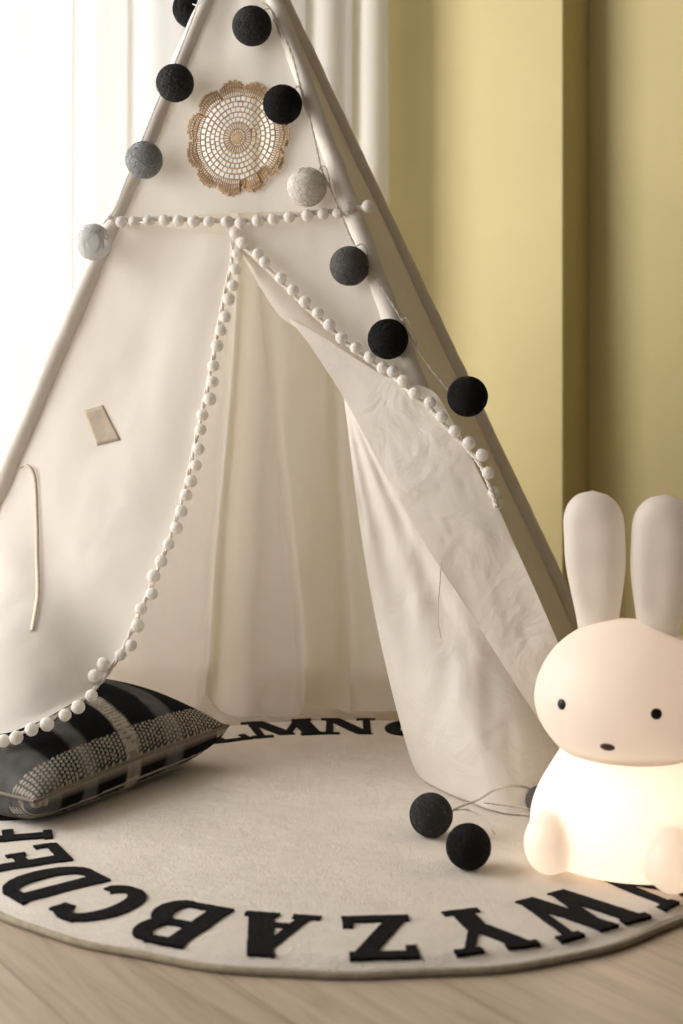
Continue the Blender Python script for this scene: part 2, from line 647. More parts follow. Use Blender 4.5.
def plaid(u, v, side, e):
    """surface weave colour at u, v in [0, 1]"""
    black, grey, cream = (.007, .007, .008), (.13, .127, .122), (.47, .42, .34)
    n = noise.noise(Vector((u * 90, v * 90, side)))
    n2 = noise.noise(Vector((u * 26, v * 26, side + 4)))
    # e: distance over the cloth from the nearer seam, in cushion widths
    col = black
    gm = 0
    for a, b in ((-.1, .13), (.235, .305), (.66, .75)):
        gm = max(gm, smooth(a - .012, a + .012, u + .006 * n2) * (1 - smooth(b - .012, b + .012, u + .006 * n2)))
    k = gm * (.55 + .55 * n2)
    col = tuple(lerp(c, g_, max(0, min(1, .55 * gm + .5 * k))) for c, g_ in zip(col, grey))
    fu, fe = u * 56 % 1 - .5, (e * 62 + .5 * (int(u * 56) % 2)) % 1 - .5
    ck = math.hypot(fu, fe) < .40
    inband = (.010 < e < .125) if side > 0 else (.10 < e < .16)
    if inband and ck:
        col = tuple(c * (.85 + .25 * n) for c in cream)
    cm = smooth(.445, .46, u + .004 * n2) * (1 - smooth(.515, .53, u + .004 * n2))
    if cm > 0:
        dk = .55 if (int(v * 140) % 2 == 0 and n > -.1) else 1
        dk *= (1 - .45 * max(0, n2))
        col = tuple(lerp(c, g_ * dk, cm) for c, g_ in zip(col, cream))
    if e < .006 or (side < 0 and (e < .030 or .078 < e < .090)):
        dk = .8 + .2 * math.sin(e * 900) + .1 * n
        col = tuple(c * dk for c in cream)
    return col


def cushion_side(side):
    n = 220
    me = bpy.data.meshes.new('cover')
    par = [math.sin(PI / 2 * (2 * i / n - 1)) * .6 + (2 * i / n - 1) * .4 for i in range(n + 1)]
    vs = [cushion_pt(u, v, side) for v in par for u in par]
    E = [0] * len(vs)
    for i in range(n + 1):
        acc = [0]
        for j in range(n):
            acc.append(acc[-1] + (vs[(j + 1) * (n + 1) + i] - vs[j * (n + 1) + i]).length)
        for j in range(n + 1):
            E[j * (n + 1) + i] = min(acc[j], acc[-1] - acc[j]) / KW
    cs = [(*plaid((par[k % (n + 1)] + 1) / 2, (par[k // (n + 1)] + 1) / 2, side, E[k]), 1) for k in range(len(vs))]
    fs = []
    for j in range(n):
        for i in range(n):
            a = j * (n + 1) + i
            q = (a, a + 1, a + n + 2, a + n + 1)
            fs.append(q if side > 0 else q[::-1])
    me.from_pydata(vs, [], fs)
    at_ = me.color_attributes.new('weave', 'FLOAT_COLOR', 'POINT')
    for k, c in enumerate(cs):
        at_.data[k].color = c
    for p in me.polygons:
        p.use_smooth = True
    return me


m, nt, out = mat('plaid_weave')
pb = N(nt, 'BsdfPrincipled')
pb.inputs['Roughness'].default_value = 1
pb.inputs['Specular IOR Level'].default_value = .1
ca = N(nt, 'VertexColor')
ca.layer_name = 'weave'
nt.links.new(ca.outputs['Color'], pb.inputs['Base Color'])
vv = coords(nt)
nt.links.new(bump(nt, noise_tex(nt, vv, 330, 3, .7), .8, .004), pb.inputs['Normal'])
nt.links.new(pb.outputs[0], out.inputs[0])
M_plaid = m
link('top_cover', cushion_side(1), M_plaid, cush)
link('bottom_cover', cushion_side(-1), M_plaid, cush)
bm = bmesh.new()
loop = []
for (u0, v0, u1, v1) in ((-1, -1, 1, -1), (1, -1, 1, 1), (1, 1, -1, 1), (-1, 1, -1, -1)):
    for k in range(40):
        t = k / 40
        loop.append(cushion_pt(lerp(u0, u1, t), lerp(v0, v1, t), 1))
loop.append(loop[0])
tube(bm, loop, .0028, 8, False)
pip = obj('piping', bm, plain('cream_piping', (.20, .17, .13), 1, .2, 200, .6, .002), cush)
pip['label'] = 'dark cream piping'

# ------------------------------------------------------------------ teepee
FL, FR = Vector((-.82, 2.45, .0)), Vector((.359, 2.144, .017))
BL, BR = Vector((-.75, 3.0, .0)), Vector((.557, 2.75, .0))
AP = Vector((-.176, 2.42, 1.503))
NRM = (FR - FL).cross(AP - FL).normalized()
if NRM.y > 0:
    NRM = -NRM                                   # towards the viewer
CAM = Vector((0, 0, H))


def fp(x, y, off=0):
    """depth where the sight line through (x, y) meets the front of the tent"""
    r = at(x, y, 1) - CAM
    return (FL - CAM).dot(NRM) / r.dot(NRM) - off


def fpt(x, y, off=0):
    return at(x, y, fp(x, y, off))


def pole_t(a, y):
    lo, hi = 0, 1.2
    for _ in range(50):
        mi = (lo + hi) / 2
        if proj(a.lerp(AP, mi))[1] > y:
            lo = mi
        else:
            hi = mi
    return lo


def pole_pt(a, y):
    return a.lerp(AP, pole_t(a, y))


tee = thing('play_tent', 'cream canvas play tent with pompom trimmed door flaps standing on the wooden floor', 'tent', (0, 0, 0))


def sleeve_pts(a, t0=.012, t1=1.0, n=90):
    return [a.lerp(AP, lerp(t0, t1, k / (n - 1))) for k in range(n)]


sp = Vector((AP.x, AP.y, 0))
for a, wr in ((FL, 1), (FR, 1), (BL, .6), (BR, .6)):
    bm = bmesh.new()
    # poles cross side by side at the top
    rings = tube(bm, sleeve_pts(a), lambda t: lerp(.0235, .0125, t), 20)
    for ring in rings:
        for v in ring:
            k = noise.noise(Vector((v.co.x * 18, v.co.y * 18, v.co.z * 34)))
            q = noise.noise(Vector((v.co.x * 40, v.co.y * 40, v.co.z * 60)))
            c = sum((w.co for w in ring), Vector()) / len(ring)
            v.co += (v.co - c).normalized() * (.0022 * k + .0012 * q) * wr
    obj('pole_sleeve', bm, M_sleeve, tee)
    bm = bmesh.new()
    d = (AP - a)
    tube(bm, [a + d * 0.004, a + d * .5, a + d * 1.0, a + d * 1.16], .0105, 12)
    obj('pole', bm, M_wood, tee)

# --- upper front panel, with a round opening behind the crochet doily
TRIM = [(112, 219), (130, 220), (160, 219), (190, 220), (220, 221), (240, 221), (265, 219), (290, 216), (315, 213), (340, 211), (372, 206)]
DC = fpt(238.5, 138.5)
U = (FR - FL).normalized()
V = NRM.cross(U)
if V.z < 0:
    V = -V
DRX, DRY = .0955, .1035


def doily_r(p):
    q = p - DC
    return math.hypot(q.dot(U) / DRX, q.dot(V) / DRY)


Lp = [AP.lerp(pole_pt(FL, 219), k / 40) for k in range(41)]
Rp = [AP.lerp(pole_pt(FR, 208), k / 40) for k in range(41)]
patch('front_panel', Lp, Rp, 90, 150, M_canvas, tee,
      lambda u, v, p: math.sin(PI * u) * (.004 * fbm(p, 7) + .004 * math.sin(9 * u + 4 * v)), NRM,
      keep=lambda c: doily_r(c) > .83)

# doily
bm = bmesh.new()


def dpt(r, a, h=.004):
    return DC + U * (DRX * r * math.cos(a)) + V * (DRY * r * math.sin(a)) + NRM * h


def frame(r0, r1, a0, a1, hr, ha, rm=1.0):
    """one crochet cell: a ring of four quads round a hole"""
    o_ = [(r0, a0), (r1, a0), (r1, a1), (r0, a1)]
    cr, ca_ = (r0 + r1) / 2, (a0 + a1) / 2
    i_ = [(cr + (r - cr) * hr, ca_ + (a - ca_) * ha) for r, a in o_]
    vo = [bm.verts.new(dpt(r, a)) for r, a in o_]
    vi = [bm.verts.new(dpt(r, a, .0052)) for r, a in i_]
    for k in range(4):
        bm.faces.new((vo[k], vo[(k + 1) % 4], vi[(k + 1) % 4], vi[k]))


def solid(r0, r1, a0, a1, h=.0046):
    bm.faces.new([bm.verts.new(dpt(r, a, h)) for r, a in ((r0, a0), (r1, a0), (r1, a1), (r0, a1))])


for k in range(36):
    solid(0.005, .09, 2 * PI * k / 36, 2 * PI * (k + 1) / 36)
for k in range(18):
    frame(.09, .15, 2 * PI * k / 18, 2 * PI * (k + 1) / 18, .5, .5)
for k in range(30):
    frame(.15, .27, 2 * PI * k / 30, 2 * PI * (k + 1) / 30, .72, .36)
rads = [.27, .355, .445, .535, .63, .725]
cnt = [26, 30, 34, 38, 42]
for j in range(5):
    n_ = cnt[j]
    for k in range(n_):
        a0 = 2 * PI * (k + .5 * (j % 2)) / n_
        k_ = noise.noise(Vector((j * 3.1, k * 1.7, 0)))
        frame(rads[j] + .010 * k_, rads[j + 1] + .010 * k_, a0, a0 + 2 * PI / n_, .72 + .12 * k_, .74 + .14 * k_)
NP = 11


def scal(a):
    return .875 + .125 * abs(math.cos(NP * a / 2)) ** .6


n_ = 121
for k in range(n_):
    a0, a1 = 2 * PI * k / n_, 2 * PI * (k + 1) / n_
    am = (a0 + a1) / 2
    R_ = scal(am)
    rs = [.725, lerp(.725, R_, .30), lerp(.725, R_, .62), lerp(.725, R_, .86), R_]
    frame(rs[0], rs[1], a0, a1, .8, .40)
    frame(rs[1], rs[2], a0, a1, .66, .30)
    frame(rs[2], rs[3], a0, a1, .6, .34)
    solid(rs[3], rs[4] + (.014 if k % 2 else 0), a0, a1)
bmesh.ops.remove_doubles(bm, verts=bm.verts, dist=.00012)
bmesh.ops.recalc_face_normals(bm, faces=bm.faces)
do = obj('crochet_doily', bm, M_crochet, tee, False)
do['label'] = 'tan crochet doily with scalloped edge'
sm = do.modifiers.new('thick', 'SOLIDIFY')
sm.thickness = .0022

# --- right upper panel of the front (between trim, pole and the diagonal edge)
DIAG = [(237, 241), (258, 262), (281, 285), (305, 309), (330, 331), (356, 353), (383, 373), (410, 393), (440, 425), (470, 470)]
A_ = [fpt(237, 222)] + [fpt(x, y) for x, y in DIAG[1:]]
B_ = [pole_pt(FR, 209), pole_pt(FR, 240), pole_pt(FR, 290), pole_pt(FR, 340), pole_pt(FR, 400), pole_pt(FR, 470)]
A2 = [fpt(237, 222)] + [fpt(x, y) for x, y in ((237, 241), (258, 262), (281, 285), (305, 309), (330, 331), (356, 353), (383, 373), (415, 400), (445, 440), (462, 470))]
patch('right_front_panel', resample(A2, 60), resample(B_, 60), 60, 80, M_canvas, tee,
      lambda u, v, p: math.sin(PI * u) * (.004 * fbm(p, 8)), NRM)

# --- right door flap: folded back over itself
EDGE = [(289, 319), (318, 334), (350, 355), (385, 376), (412, 383), (434, 392), (448, 413), (466, 446), (486, 487),
        (500, 512), (516, 548), (536, 592), (557, 640), (580, 694), (604, 750), (618, 796)]
RIDGE = [(289, 319), (306, 340), (325, 368), (344, 398), (372, 450), (400, 500), (430, 552), (465, 605), (500, 660), (536, 716), (570, 762), (612, 800)]
TOPC = catmull([fpt(x, y, .020 + .026 * smooth(350, 420, y)) for x, y in EDGE], 8)


def rid_off(y):
    return .018 + .026 * smooth(330, 560, y)


RIDC = catmull([fpt(x, y, rid_off(y)) for x, y in RIDGE], 8)


def flap_d(u, v, p):
    s = math.sin(PI * min(1, max(0, u)))
    w = .007 * fbm(p + Vector((3, 0, 0)), 5) + .003 * fbm((p.x * 14 + p.z * 10, p.y, p.z * 6 - p.x * 9), 1, 3)
    w += .004 * math.sin((p.x * .75 + p.z * .66) * 70 + 5 * noise.noise(p * 5)) * max(0, noise.noise(p * 4 + Vector((7, 0, 0))))
    return s ** .6 * w * smooth(.05, .35, v)


fl_r = patch('right_door_flap', resample(TOPC, 120), resample(RIDC, 120), 60, 170, M_flap, tee, flap_d, NRM)

# white inner hem of the same flap, turned over along the diagonal
HT = [(240, 247), (262, 268), (290, 296), (318, 322), (345, 345), (372, 364), (400, 380)]
HB = [(243, 256), (262, 290), (283, 319), (310, 334), (338, 353), (368, 370), (400, 384)]
patch('turned_hem', resample(catmull([fpt(x, y, .006) for x, y in HT], 8), 60), resample(catmull([fpt(x, y, .012) for x, y in HB], 8), 60), 14, 60,
      M_lining, tee, lambda u, v, p: .004 * math.sin(PI * u) + .002 * fbm(p, 14), NRM)

# lower layer of the flap, hanging to the floor
LOW = [(344, 398), (348, 430), (354, 480), (362, 540), (372, 600), (385, 662), (398, 715), (412, 762), (425, 786)]
LOWR = [(346, 396), (373, 448), (401, 498), (431, 550), (466, 603), (501, 658), (537, 714), (572, 765), (608, 806)]


def low_depth(x, y):
    base = fp(x, y, -.012 - .03 * smooth(560, 790, y) * smooth(620, 400, x))
    zmin = F * (H - .004) / (y - YH) if y > YH else 99
    return min(base, zmin)


LA = catmull([at(x, y, low_depth(x, y)) for x, y in LOW], 8)
LB = catmull([fpt(x, y, .008 + .028 * smooth(420, 600, y)) for x, y in LOWR], 8)


def low_d(u, v, p):
    w = .012 * math.sin(PI * u) ** .5 * fbm((p.x * 10, p.z * 2.2, 1), 1, 3)
    w += .004 * math.sin(u * 13 + 2.0 * v) * smooth(0, .25, u) * (1 - smooth(.75, 1, u)) * (1 - .5 * v)
    w += .006 * fbm(p, 8)
    return w * smooth(0, .12, u) * smooth(0, .3, v)


def low_post(u, v, p):
    # the hem swings forward and sags to the floor
    p = p - Vector((0, .125 * math.sin(PI * u) ** .8 * smooth(.45, 1, v), 0))
    if v > .8:
        t = (v - .8) / .2
        p = Vector((p.x, p.y, lerp(p.z, max(.002, p.z - .06 * math.sin(PI * u)), t * t)))
    if p.z < .017:
        p = Vector((p.x, p.y, .017))
    return p


patch('lower_flap_layer', resample(LA, 120), resample(LB, 120), 60, 160, M_flap, tee, low_d, NRM, post=low_post)

# --- left door flap with the pompom edge lying over the cushion
LEDGE = [(233, 236), (232, 262), (226, 290), (220, 322), (213, 362), (207, 392), (200, 424), (193, 456), (186, 486), (177, 518), (168, 545), (157, 573),
         (147, 598), (136, 622), (124, 648), (112, 668), (98, 686), (82, 700), (62, 713), (42, 724), (20, 734), (0, 741), (-40, 752), (-90, 760), (-150, 764)]


def edge_depth(x, y):
    base = fp(x, y, .075 * smooth(330, 690, y))
    if y < 640:
        return base
    # where the cloth lies on the cushion: first hit of the sight line
    d = 1.9
    while d < 2.6:
        p = at(x, y, d)
        h = cushion_top(p.x, p.y)
        if h is not None and p.z < h + .006:
            return min(base, d)
        d += .004
    return base


raw = [edge_depth(x, y) for x, y in LEDGE]
for _ in range(2):
    raw = [raw[0]] + [(raw[i - 1] + 2 * raw[i] + raw[i + 1]) / 4 for i in range(1, len(raw) - 1)] + [raw[-1]]
LE = catmull([at(x, y, d) for (x, y), d in zip(LEDGE, raw)], 8)
LE = [Vector((p.x, p.y, max(p.z, .02))) for p in LE]
LPOLE = [pole_pt(FL, y) for y in (219, 260, 310, 360, 420, 480, 540, 600, 660, 710, 742)]


def left_d(u, v, p):
    s = math.sin(PI * u) ** .7
    w = .006 * fbm(p, 4) + .0012 * fbm(p, 16)
    f = smooth(.45, .9, v)
    w += f * .016 * fbm((p.x * 5 + p.z * 6, p.z * 12 - p.x * 6, 4), 1, 3)
    w += (1 - f) * .006 * math.sin(u * 9 + v * 3) * u
    w += f * .010 * math.sin(u * 4 + v * 15)
    w += .007 * smooth(.55, .8, v) * math.sin(38 * (p.z * .9 - p.x * .55) + 3 * noise.noise(p * 4)) * (.5 + .5 * noise.noise(p * 3))
    return s * w


def left_post(u, v, p):
    h = cushion_top(p.x, p.y)
    if h is not None and p.z < h + .007:
        p = Vector((p.x, p.y, h + .007 + .002 * noise.noise(p * 20)))
    if p.z < .018:
        p = Vector((p.x, p.y, .018))
    return p


flap_left = patch('left_door_flap', resample(LPOLE, 140), resample(LE, 140), 100, 200, M_canvas, tee, left_d, NRM, post=left_post, relax=7)

# --- side and back panels
sag = lambda u, v, p: math.sin(PI * u) * (.02 * v + .010 * fbm(p, 5))
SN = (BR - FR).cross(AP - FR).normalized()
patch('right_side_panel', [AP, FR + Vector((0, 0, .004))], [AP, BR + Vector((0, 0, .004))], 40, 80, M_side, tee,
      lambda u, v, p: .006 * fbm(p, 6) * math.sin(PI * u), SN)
SN2 = (BL - FL).cross(AP - FL).normalized()
patch('left_side_panel', [AP, FL + Vector((0, 0, .004))], [AP, BL + Vector((0, 0, .004))], 40, 80, M_inner, tee,
      lambda u, v, p: .006 * fbm(p, 6) * math.sin(PI * u), SN2)
BN = Vector((.2, -.97, .1)).normalized()


def back_d(u, v, p):
    x, y = proj(p)
    w = .010 * fbm((p.x * 7, p.z * 1.6, 3), 1, 3) + .006 * fbm(p, 9)
    # hanging folds, deeper towards the floor; one long crease near the left of the door
    cx = lerp(240, 214, smooth(230, 700, y))
    w -= .085 * v * math.exp(-((x - cx) / 8) ** 2)
    w += .035 * v * math.exp(-((x - cx - 26) / 16) ** 2)
    w += .055 * v * v * smooth(cx + 3, cx - 12, x)
    c2 = lerp(262, 300, smooth(250, 700, y))
    w += (.014 + .085 * v) * smooth(c2 + 8, c2 - 10, x) * smooth(cx, cx + 12, x)
    w += .022 * v * math.exp(-((x - lerp(334, 346, smooth(380, 700, y))) / 5) ** 2)
    w += .012 * v * math.sin(x * .055 + 1)
    return w * (1 if .02 < u < .98 else 0)


BVC = Vector((-.190, 2.555, 1.13))      # added opening so bright curtain shows through the doily


def back_post(u, v, p):
    k = smooth(.93, 1, v)
    p = p + Vector((0, -.035 * smooth(.5, 1, v) - .085 * k * k, 0))
    return Vector((p.x, p.y, max(.018, p.z)))


patch('back_panel', [AP, BL + Vector((0, 0, .01))], [AP, BR + Vector((0, 0, .01))], 240, 160, M_inner, tee, back_d, BN, post=back_post, keep=lambda c: (c - BVC).length > .125)

# --- pompom trim
Z1 = 1.7075
HORI = [(x / Z1, y / Z1) for x, y in ((207, 379), (229, 379), (253, 377), (281, 376), (305, 377), (331, 378), (357, 379), (387, 379), (411, 381),
                                        (440, 377), (467, 374), (494, 371), (525, 368), (552, 365), (577, 364), (594, 356), (628, 352))]
Z2 = 2.277
LEFT = [(x / Z2, 200 + y / Z2) for x, y in ((519, 50), (536, 75), (550, 95), (540, 123), (536, 157), (530, 195), (521, 226), (513, 266), (503, 297), (495, 332), (486, 378), (484, 414),
                                              (478, 453), (461, 489), (457, 523), (452, 567), (446, 604), (435, 640), (424, 672))]
LEFT += [(x / Z2, 440 + y / Z2) for x, y in ((413, 162), (402, 200), (384, 237), (367, 276), (350, 310), (346, 350), (321, 384), (313, 423), (299, 467), (275, 489),
                                               (236, 510), (216, 537), (208, 582), (178, 608), (148, 626), (107, 647), (72, 659), (37, 678), (8, 685))]
LEFT += [(-14, 746), (-32, 751), (-50, 756)]
DIA = [(243, 243), (258, 254), (265, 262), (281, 278), (293, 290), (305, 302), (318, 313), (329.5, 325), (341.5, 338), (356, 348), (370, 357), (383, 368),
       (393, 371.6), (403.4, 381), (415, 393.5), (430, 402.5), (441.7, 417), (455, 431), (469, 443), (482, 455), (488, 473), (494, 493), (496.5, 504)]


def near_pt(curve, x, y):
    best = None
    for p in curve:
        q = proj(p)
        e = (q[0] - x) ** 2 + (q[1] - y) ** 2
        if best is None or e < best[0]:
            best = (e, p)
    return best[1]


def make_pom():
    bm = bmesh.new()
    bmesh.ops.create_icosphere(bm, subdivisions=4, radius=1)
    for v in bm.verts:
        n = v.co.normalized()
        v.co = n * (1 + 0.05 * noise.noise(n * 3) + .05 * noise.noise(n * 11) + .04 * noise.noise(n * 23))
    me = bpy.data.meshes.new('pompom')
    bm.to_mesh(me)
    bm.free()
    for p in me.polygons:
        p.use_smooth = True
    me.materials.append(M_pom)
    return me


POM = make_pom()


def trim(name, cordpts, r=.0032):
    bm = bmesh.new()
    pts_ = resample(cordpts, 260)
    # two plaited strands
    for ph in (0, PI):
        q = []
        for k, p in enumerate(pts_):
            t = (pts_[min(k + 1, 259)] - pts_[max(k - 1, 0)]).normalized()
            s = t.cross(NRM).normalized()
            w = k * .9 + ph
            q.append(p + NRM * (.003 + .0008 * math.sin(w)) + s * (.0018 * math.cos(w)))
        tube(bm, q, r * .75, 6)
    return obj(name, bm, M_trim, tee)


def pom(parent, p, r):
    o = bpy.data.objects.new('pompom', POM)
    C.objects.link(o)
    o.parent = parent
    o.location = p
    o.scale = (r, r, r)
    o.rotation_euler = (random.random() * 6, random.random() * 6, random.random() * 6)


HC = catmull([fpt(x, y, .012) for x, y in TRIM], 10)
HC[0] = HC[0] - NRM * -.014
t1 = trim('pompom_trim', HC)
bm = bmesh.new()
tp = resample(HC, 120)
rows = []
for p in tp:
    rows.append([bm.verts.new(p + V * s + NRM * h) for s, h in ((.004, .004), (-.004, .004), (-.004, .0), (.004, .0))])
for a, b in zip(rows, rows[1:]):
    for k in range(4):
        bm.faces.new((a[k], a[(k + 1) % 4], b[(k + 1) % 4], b[k]))
obj('tape', bm, M_trim, t1)
for x, y in HORI:
    pom(t1, fpt(x, y, .020), random.uniform(.0096, .0108))
t2 = trim('pompom_trim', LE[2:])
for x, y in LEFT:
    q = near_pt(LE, x - 4, y)
    d = q.y - (.012 if y < 640 else .006)
    p = at(x, y, d)
    if y > 690:
        h = cushion_top(p.x, p.y)
        if h is not None and p.z < h + .010:
            p = at(x, y, d - .02)
            h = cushion_top(p.x, p.y)
            if h is not None:
                p.z = max(p.z, h + .0098)
    pom(t2, p, random.uniform(.0096, .0112))
DC_ = catmull([fpt(x, y, .014 + .036 * smooth(365, 400, y)) for x, y in ([(237, 241), (258, 259), (281, 282), (305, 306), (330, 328), (356, 351), (383, 370), (393, 377), (404, 386),
                                                                         (416, 398), (430, 408), (441, 421), (454, 435), (467, 448), (480, 464), (490, 486), (497, 507)])], 10)
t3 = trim('pompom_trim', DC_)
for x, y in DIA:
    pom(t3, fpt(x, y, .022 + .036 * smooth(362, 395, y) - .02 * smooth(470, 505, y)), random.uniform(.0098, .0108))

# --- ties and a beige patch painted as shade seen through the flap
from mathutils.bvhtree import BVHTree
bvh = BVHTree.FromPolygons([v.co for v in flap_left.data.vertices], [tuple(p.vertices) for p in flap_left.data.polygons])


def on_flap(x, y, lift):
    r = (at(x, y, 1) - CAM).normalized()
    h = bvh.ray_cast(CAM, r)
    return (h[0] if h[0] is not None else fpt(x, y)) + NRM * lift


def ribbon(name, pts3, w, m_, side):
    bm = bmesh.new()
    P = resample(catmull(pts3, 10), 60)
    a = [bm.verts.new(p - side * w / 2) for p in P]
    b = [bm.verts.new(p + side * w / 2) for p in P]
    for k in range(59):
        bm.faces.new((a[k], a[k + 1], b[k + 1], b[k]))
    o = obj(name, bm, m_, tee)
    md = o.modifiers.new('t', 'SOLIDIFY')
    md.thickness = .0012
    return o


M_tie = plain('canvas_tape', (.66, .57, .46), .95, .08, 120)
ribbon('tie_ribbon', [on_flap(x, y, l_) for x, y, l_ in ((20, 468, .003), (29, 465, .008), (36, 478, .006), (38, 520, .005), (38.5, 560, .005), (39, 592, .005), (36, 614, .005), (33, 630, .004))],
       .007, M_tie, Vector((1, 0, .2)).normalized())
ribbon('tie_ribbon', [fpt(x, y, o_) for x, y, o_ in ((441, 563, .052), (440, 580, .056), (438, 605, .052), (438, 622, .052), (441, 638, .05))],
       .0022, M_lining, Vector((1, 0, .1)).normalized())
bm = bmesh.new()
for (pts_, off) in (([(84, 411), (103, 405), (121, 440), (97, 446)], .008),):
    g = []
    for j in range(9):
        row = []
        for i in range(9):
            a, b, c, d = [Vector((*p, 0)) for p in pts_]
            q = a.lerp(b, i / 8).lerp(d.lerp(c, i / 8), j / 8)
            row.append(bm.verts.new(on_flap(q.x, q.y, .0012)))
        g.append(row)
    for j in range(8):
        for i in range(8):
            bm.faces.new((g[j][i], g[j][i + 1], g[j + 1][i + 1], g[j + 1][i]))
shp = obj('shadow_patch', bm, M_shadow_patch, tee)
md = shp.modifiers.new('t', 'SOLIDIFY')
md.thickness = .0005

# ------------------------------------------------------------------ light strings
def make_ball_mesh(name, m_):
    bm = bmesh.new()
    bmesh.ops.create_uvsphere(bm, u_segments=40, v_segments=24, radius=.985)
    rnd = random.Random(hash(name) % 1000 if False else len(name))
    for k in range(46):
        ax = Vector((rnd.gauss(0, 1), rnd.gauss(0, 1), rnd.gauss(0, 1))).normalized()
        a = ax.orthogonal().normalized()
        b = ax.cross(a)
        off = rnd.uniform(-.35, .35)
        rr_ = math.sqrt(1 - off * off) * rnd.uniform(.992, 1.002)
        pts_ = [ax * off + (a * math.cos(t) + b * math.sin(t)) * rr_ for t in [2 * PI * i / 44 for i in range(45)]]
        tube(bm, pts_, .027, 5, False)
    me = bpy.data.meshes.new(name)
    bm.to_mesh(me)
    bm.free()
    for p in me.polygons:
        p.use_smooth = True
    me.materials.append(m_)
    return me


MB = {k: make_ball_mesh('cotton_' + k, v) for k, v in dict(black=B_black, char=B_char, dark=B_dark, grey=B_grey, pale=B_pale, white=B_white).items()}
WORD = dict(black='black cotton ball', char='charcoal cotton ball', dark='dark grey cotton ball', grey='mid grey cotton ball', pale='pale grey cotton ball', white='cream cotton ball')


def cord(parent, pts3, m_, r=.0009, n=200, twist=.0011):
    bm = bmesh.new()
    P = [Vector((p.x, p.y, max(p.z, RT + .0035))) for p in resample(catmull(pts3, 10), n)]
    for ph in (0, PI):
        q = []
        for k, p in enumerate(P):
            t = (P[min(k + 1, n - 1)] - P[max(k - 1, 0)]).normalized()
            s = t.cross(Vector((0, 1, 0))).normalized()
            u_ = t.cross(s)
            w = k * .8 + ph
            q.append(p + s * (twist * math.cos(w)) + u_ * (twist * math.sin(w)))
        tube(bm, q, r, 5)
    return obj('cord', bm, m_, parent)


def ball(parent, c, r, kind):
    o = bpy.data.objects.new('cotton_ball', MB[kind])
    C.objects.link(o)
    o.parent = parent
    o.location = c
    o.scale = (r, r, r)
    o.rotation_euler = (random.random() * 6, random.random() * 6, random.random() * 6)
    o['label'] = WORD[kind]
    return o


def string(name, label, group, balls, cordpts, m_, tails):
    t = thing(name, label, 'string lights', (0, 0, 0), 0, group)
    for x, y, dpx, d, kind in balls:
        ball(t, at(x, y, d), dpx / 2 * d / F, kind)
    cord(t, cordpts, m_)
    for tl in tails:
        cord(t, tl, m_, .0007, 30, .0006)
    return t


def dl(y, k=.05):
    return pole_pt(FL, y).y - k


def dr(y, k=.05):
    return pole_pt(FR, y).y - k


LB = [(192, 9, 38, dl(9, -.03), 'black'), (175, 83, 37.2, dl(83, .045), 'char'), (144, 160, 36.8, dl(160, .045), 'grey'), (92.5, 242, 36.5, dl(242, .05), 'pale')]
string('string_light_garland', 'string lights with black, charcoal and grey cotton balls along the pole beside the curtain', 'cotton ball string lights', LB,
       [at(205, -14, dl(0, .03)), at(197, 6, dl(6, .03)), at(184, 40, dl(40, .028)), at(172, 70, dl(70, .03)), at(158, 100, dl(100, .03)), at(146, 130, dl(130, .03)), at(132, 165, dl(165, .035)),
        at(122, 190, dl(190, .03)), at(114, 210, dl(210, .03)), at(103, 224, dl(225, .04))], M_clear,
       [[at(205, -3, dl(0, .032)), at(200, 3, dl(0, .036)), at(196, 5, dl(4, .034)), at(193, 4, dl(4, .02))]])
RB = [(252, 26, 39, fp(252, 26, .036), 'char'), (282.5, 104.5, 38.6, fp(282, 104, .036), 'black'), (307, 187, 39, fp(307, 187, .033), 'white'), (349.5, 266, 39, fp(349, 266, .036), 'dark'),
      (388, 339, 40, fp(388, 339, .036), 'black'), (467.5, 396.5, 40, fp(467, 396, .05), 'black')]
string('string_light_garland', 'string lights hanging down the tent front past the crochet doily, mostly black cotton balls', 'cotton ball string lights', RB,
       [fpt(x, y, .034) for x, y in ((262, 2), (270, 8), (279, 25), (292, 55), (300, 85), (309, 115), (316, 145), (322, 170), (331, 190), (341, 215), (352, 240), (366, 265), (383, 290), (399, 315), (412, 340), (426, 362), (446, 388), (456, 398))],
       M_wire,
       [[fpt(x, y, .034) for x, y in ((262, 12), (266, 9), (271, 9))], [fpt(x, y, .038) for x, y in ((294, 90), (298, 86), (302, 92))],
        [fpt(x, y, .038) for x, y in ((318, 172), (322, 166), (327, 170), (331, 190))], [fpt(x, y, .038) for x, y in ((355, 247), (362, 244), (367, 252), (368, 266))],
        [fpt(x, y, .038) for x, y in ((401, 322), (406, 318), (413, 330), (417, 345))]])


def floor_ball(x, y, dpx):
    """a ball resting on the rug whose centre shows at (x, y)"""
    r0 = dpx / 2 / F
    d = (H - RT) / ((y - YH) / F + r0)
    return (x, y, dpx, d)


FB = [(*floor_ball(431, 815, 42.5), 'dark'), (*floor_ball(468.5, 846.5, 44.5), 'black'), (*floor_ball(541, 801, 30), 'dark')]
FB[0] = FB[0][:4] + ('char',)
d0, d1_, d2_ = FB[0][3], FB[1][3], FB[2][3]
string('string_light_garland', 'loose end of string lights lying on the rug beside the rabbit lamp, three cotton balls', 'cotton ball string lights', FB,
       [at(452, 811, d0), at(462, 806, d0 + .0), at(478, 800, d0 + .01), at(494, 790, d0 + .01), at(510, 786, d0), at(524, 787, d2_), at(536, 790, d2_)], M_wire,
       [[at(455, 810, d0), at(468, 810, d0), at(482, 817, d0 - .03), at(490, 827, d1_ + .03), at(495, 834, d1_ + .02)],
        [at(484, 803, d0 + .04), at(500, 805, d0 + .06), at(515, 807, d0 + .06), at(530, 809, d0 + .05)]])

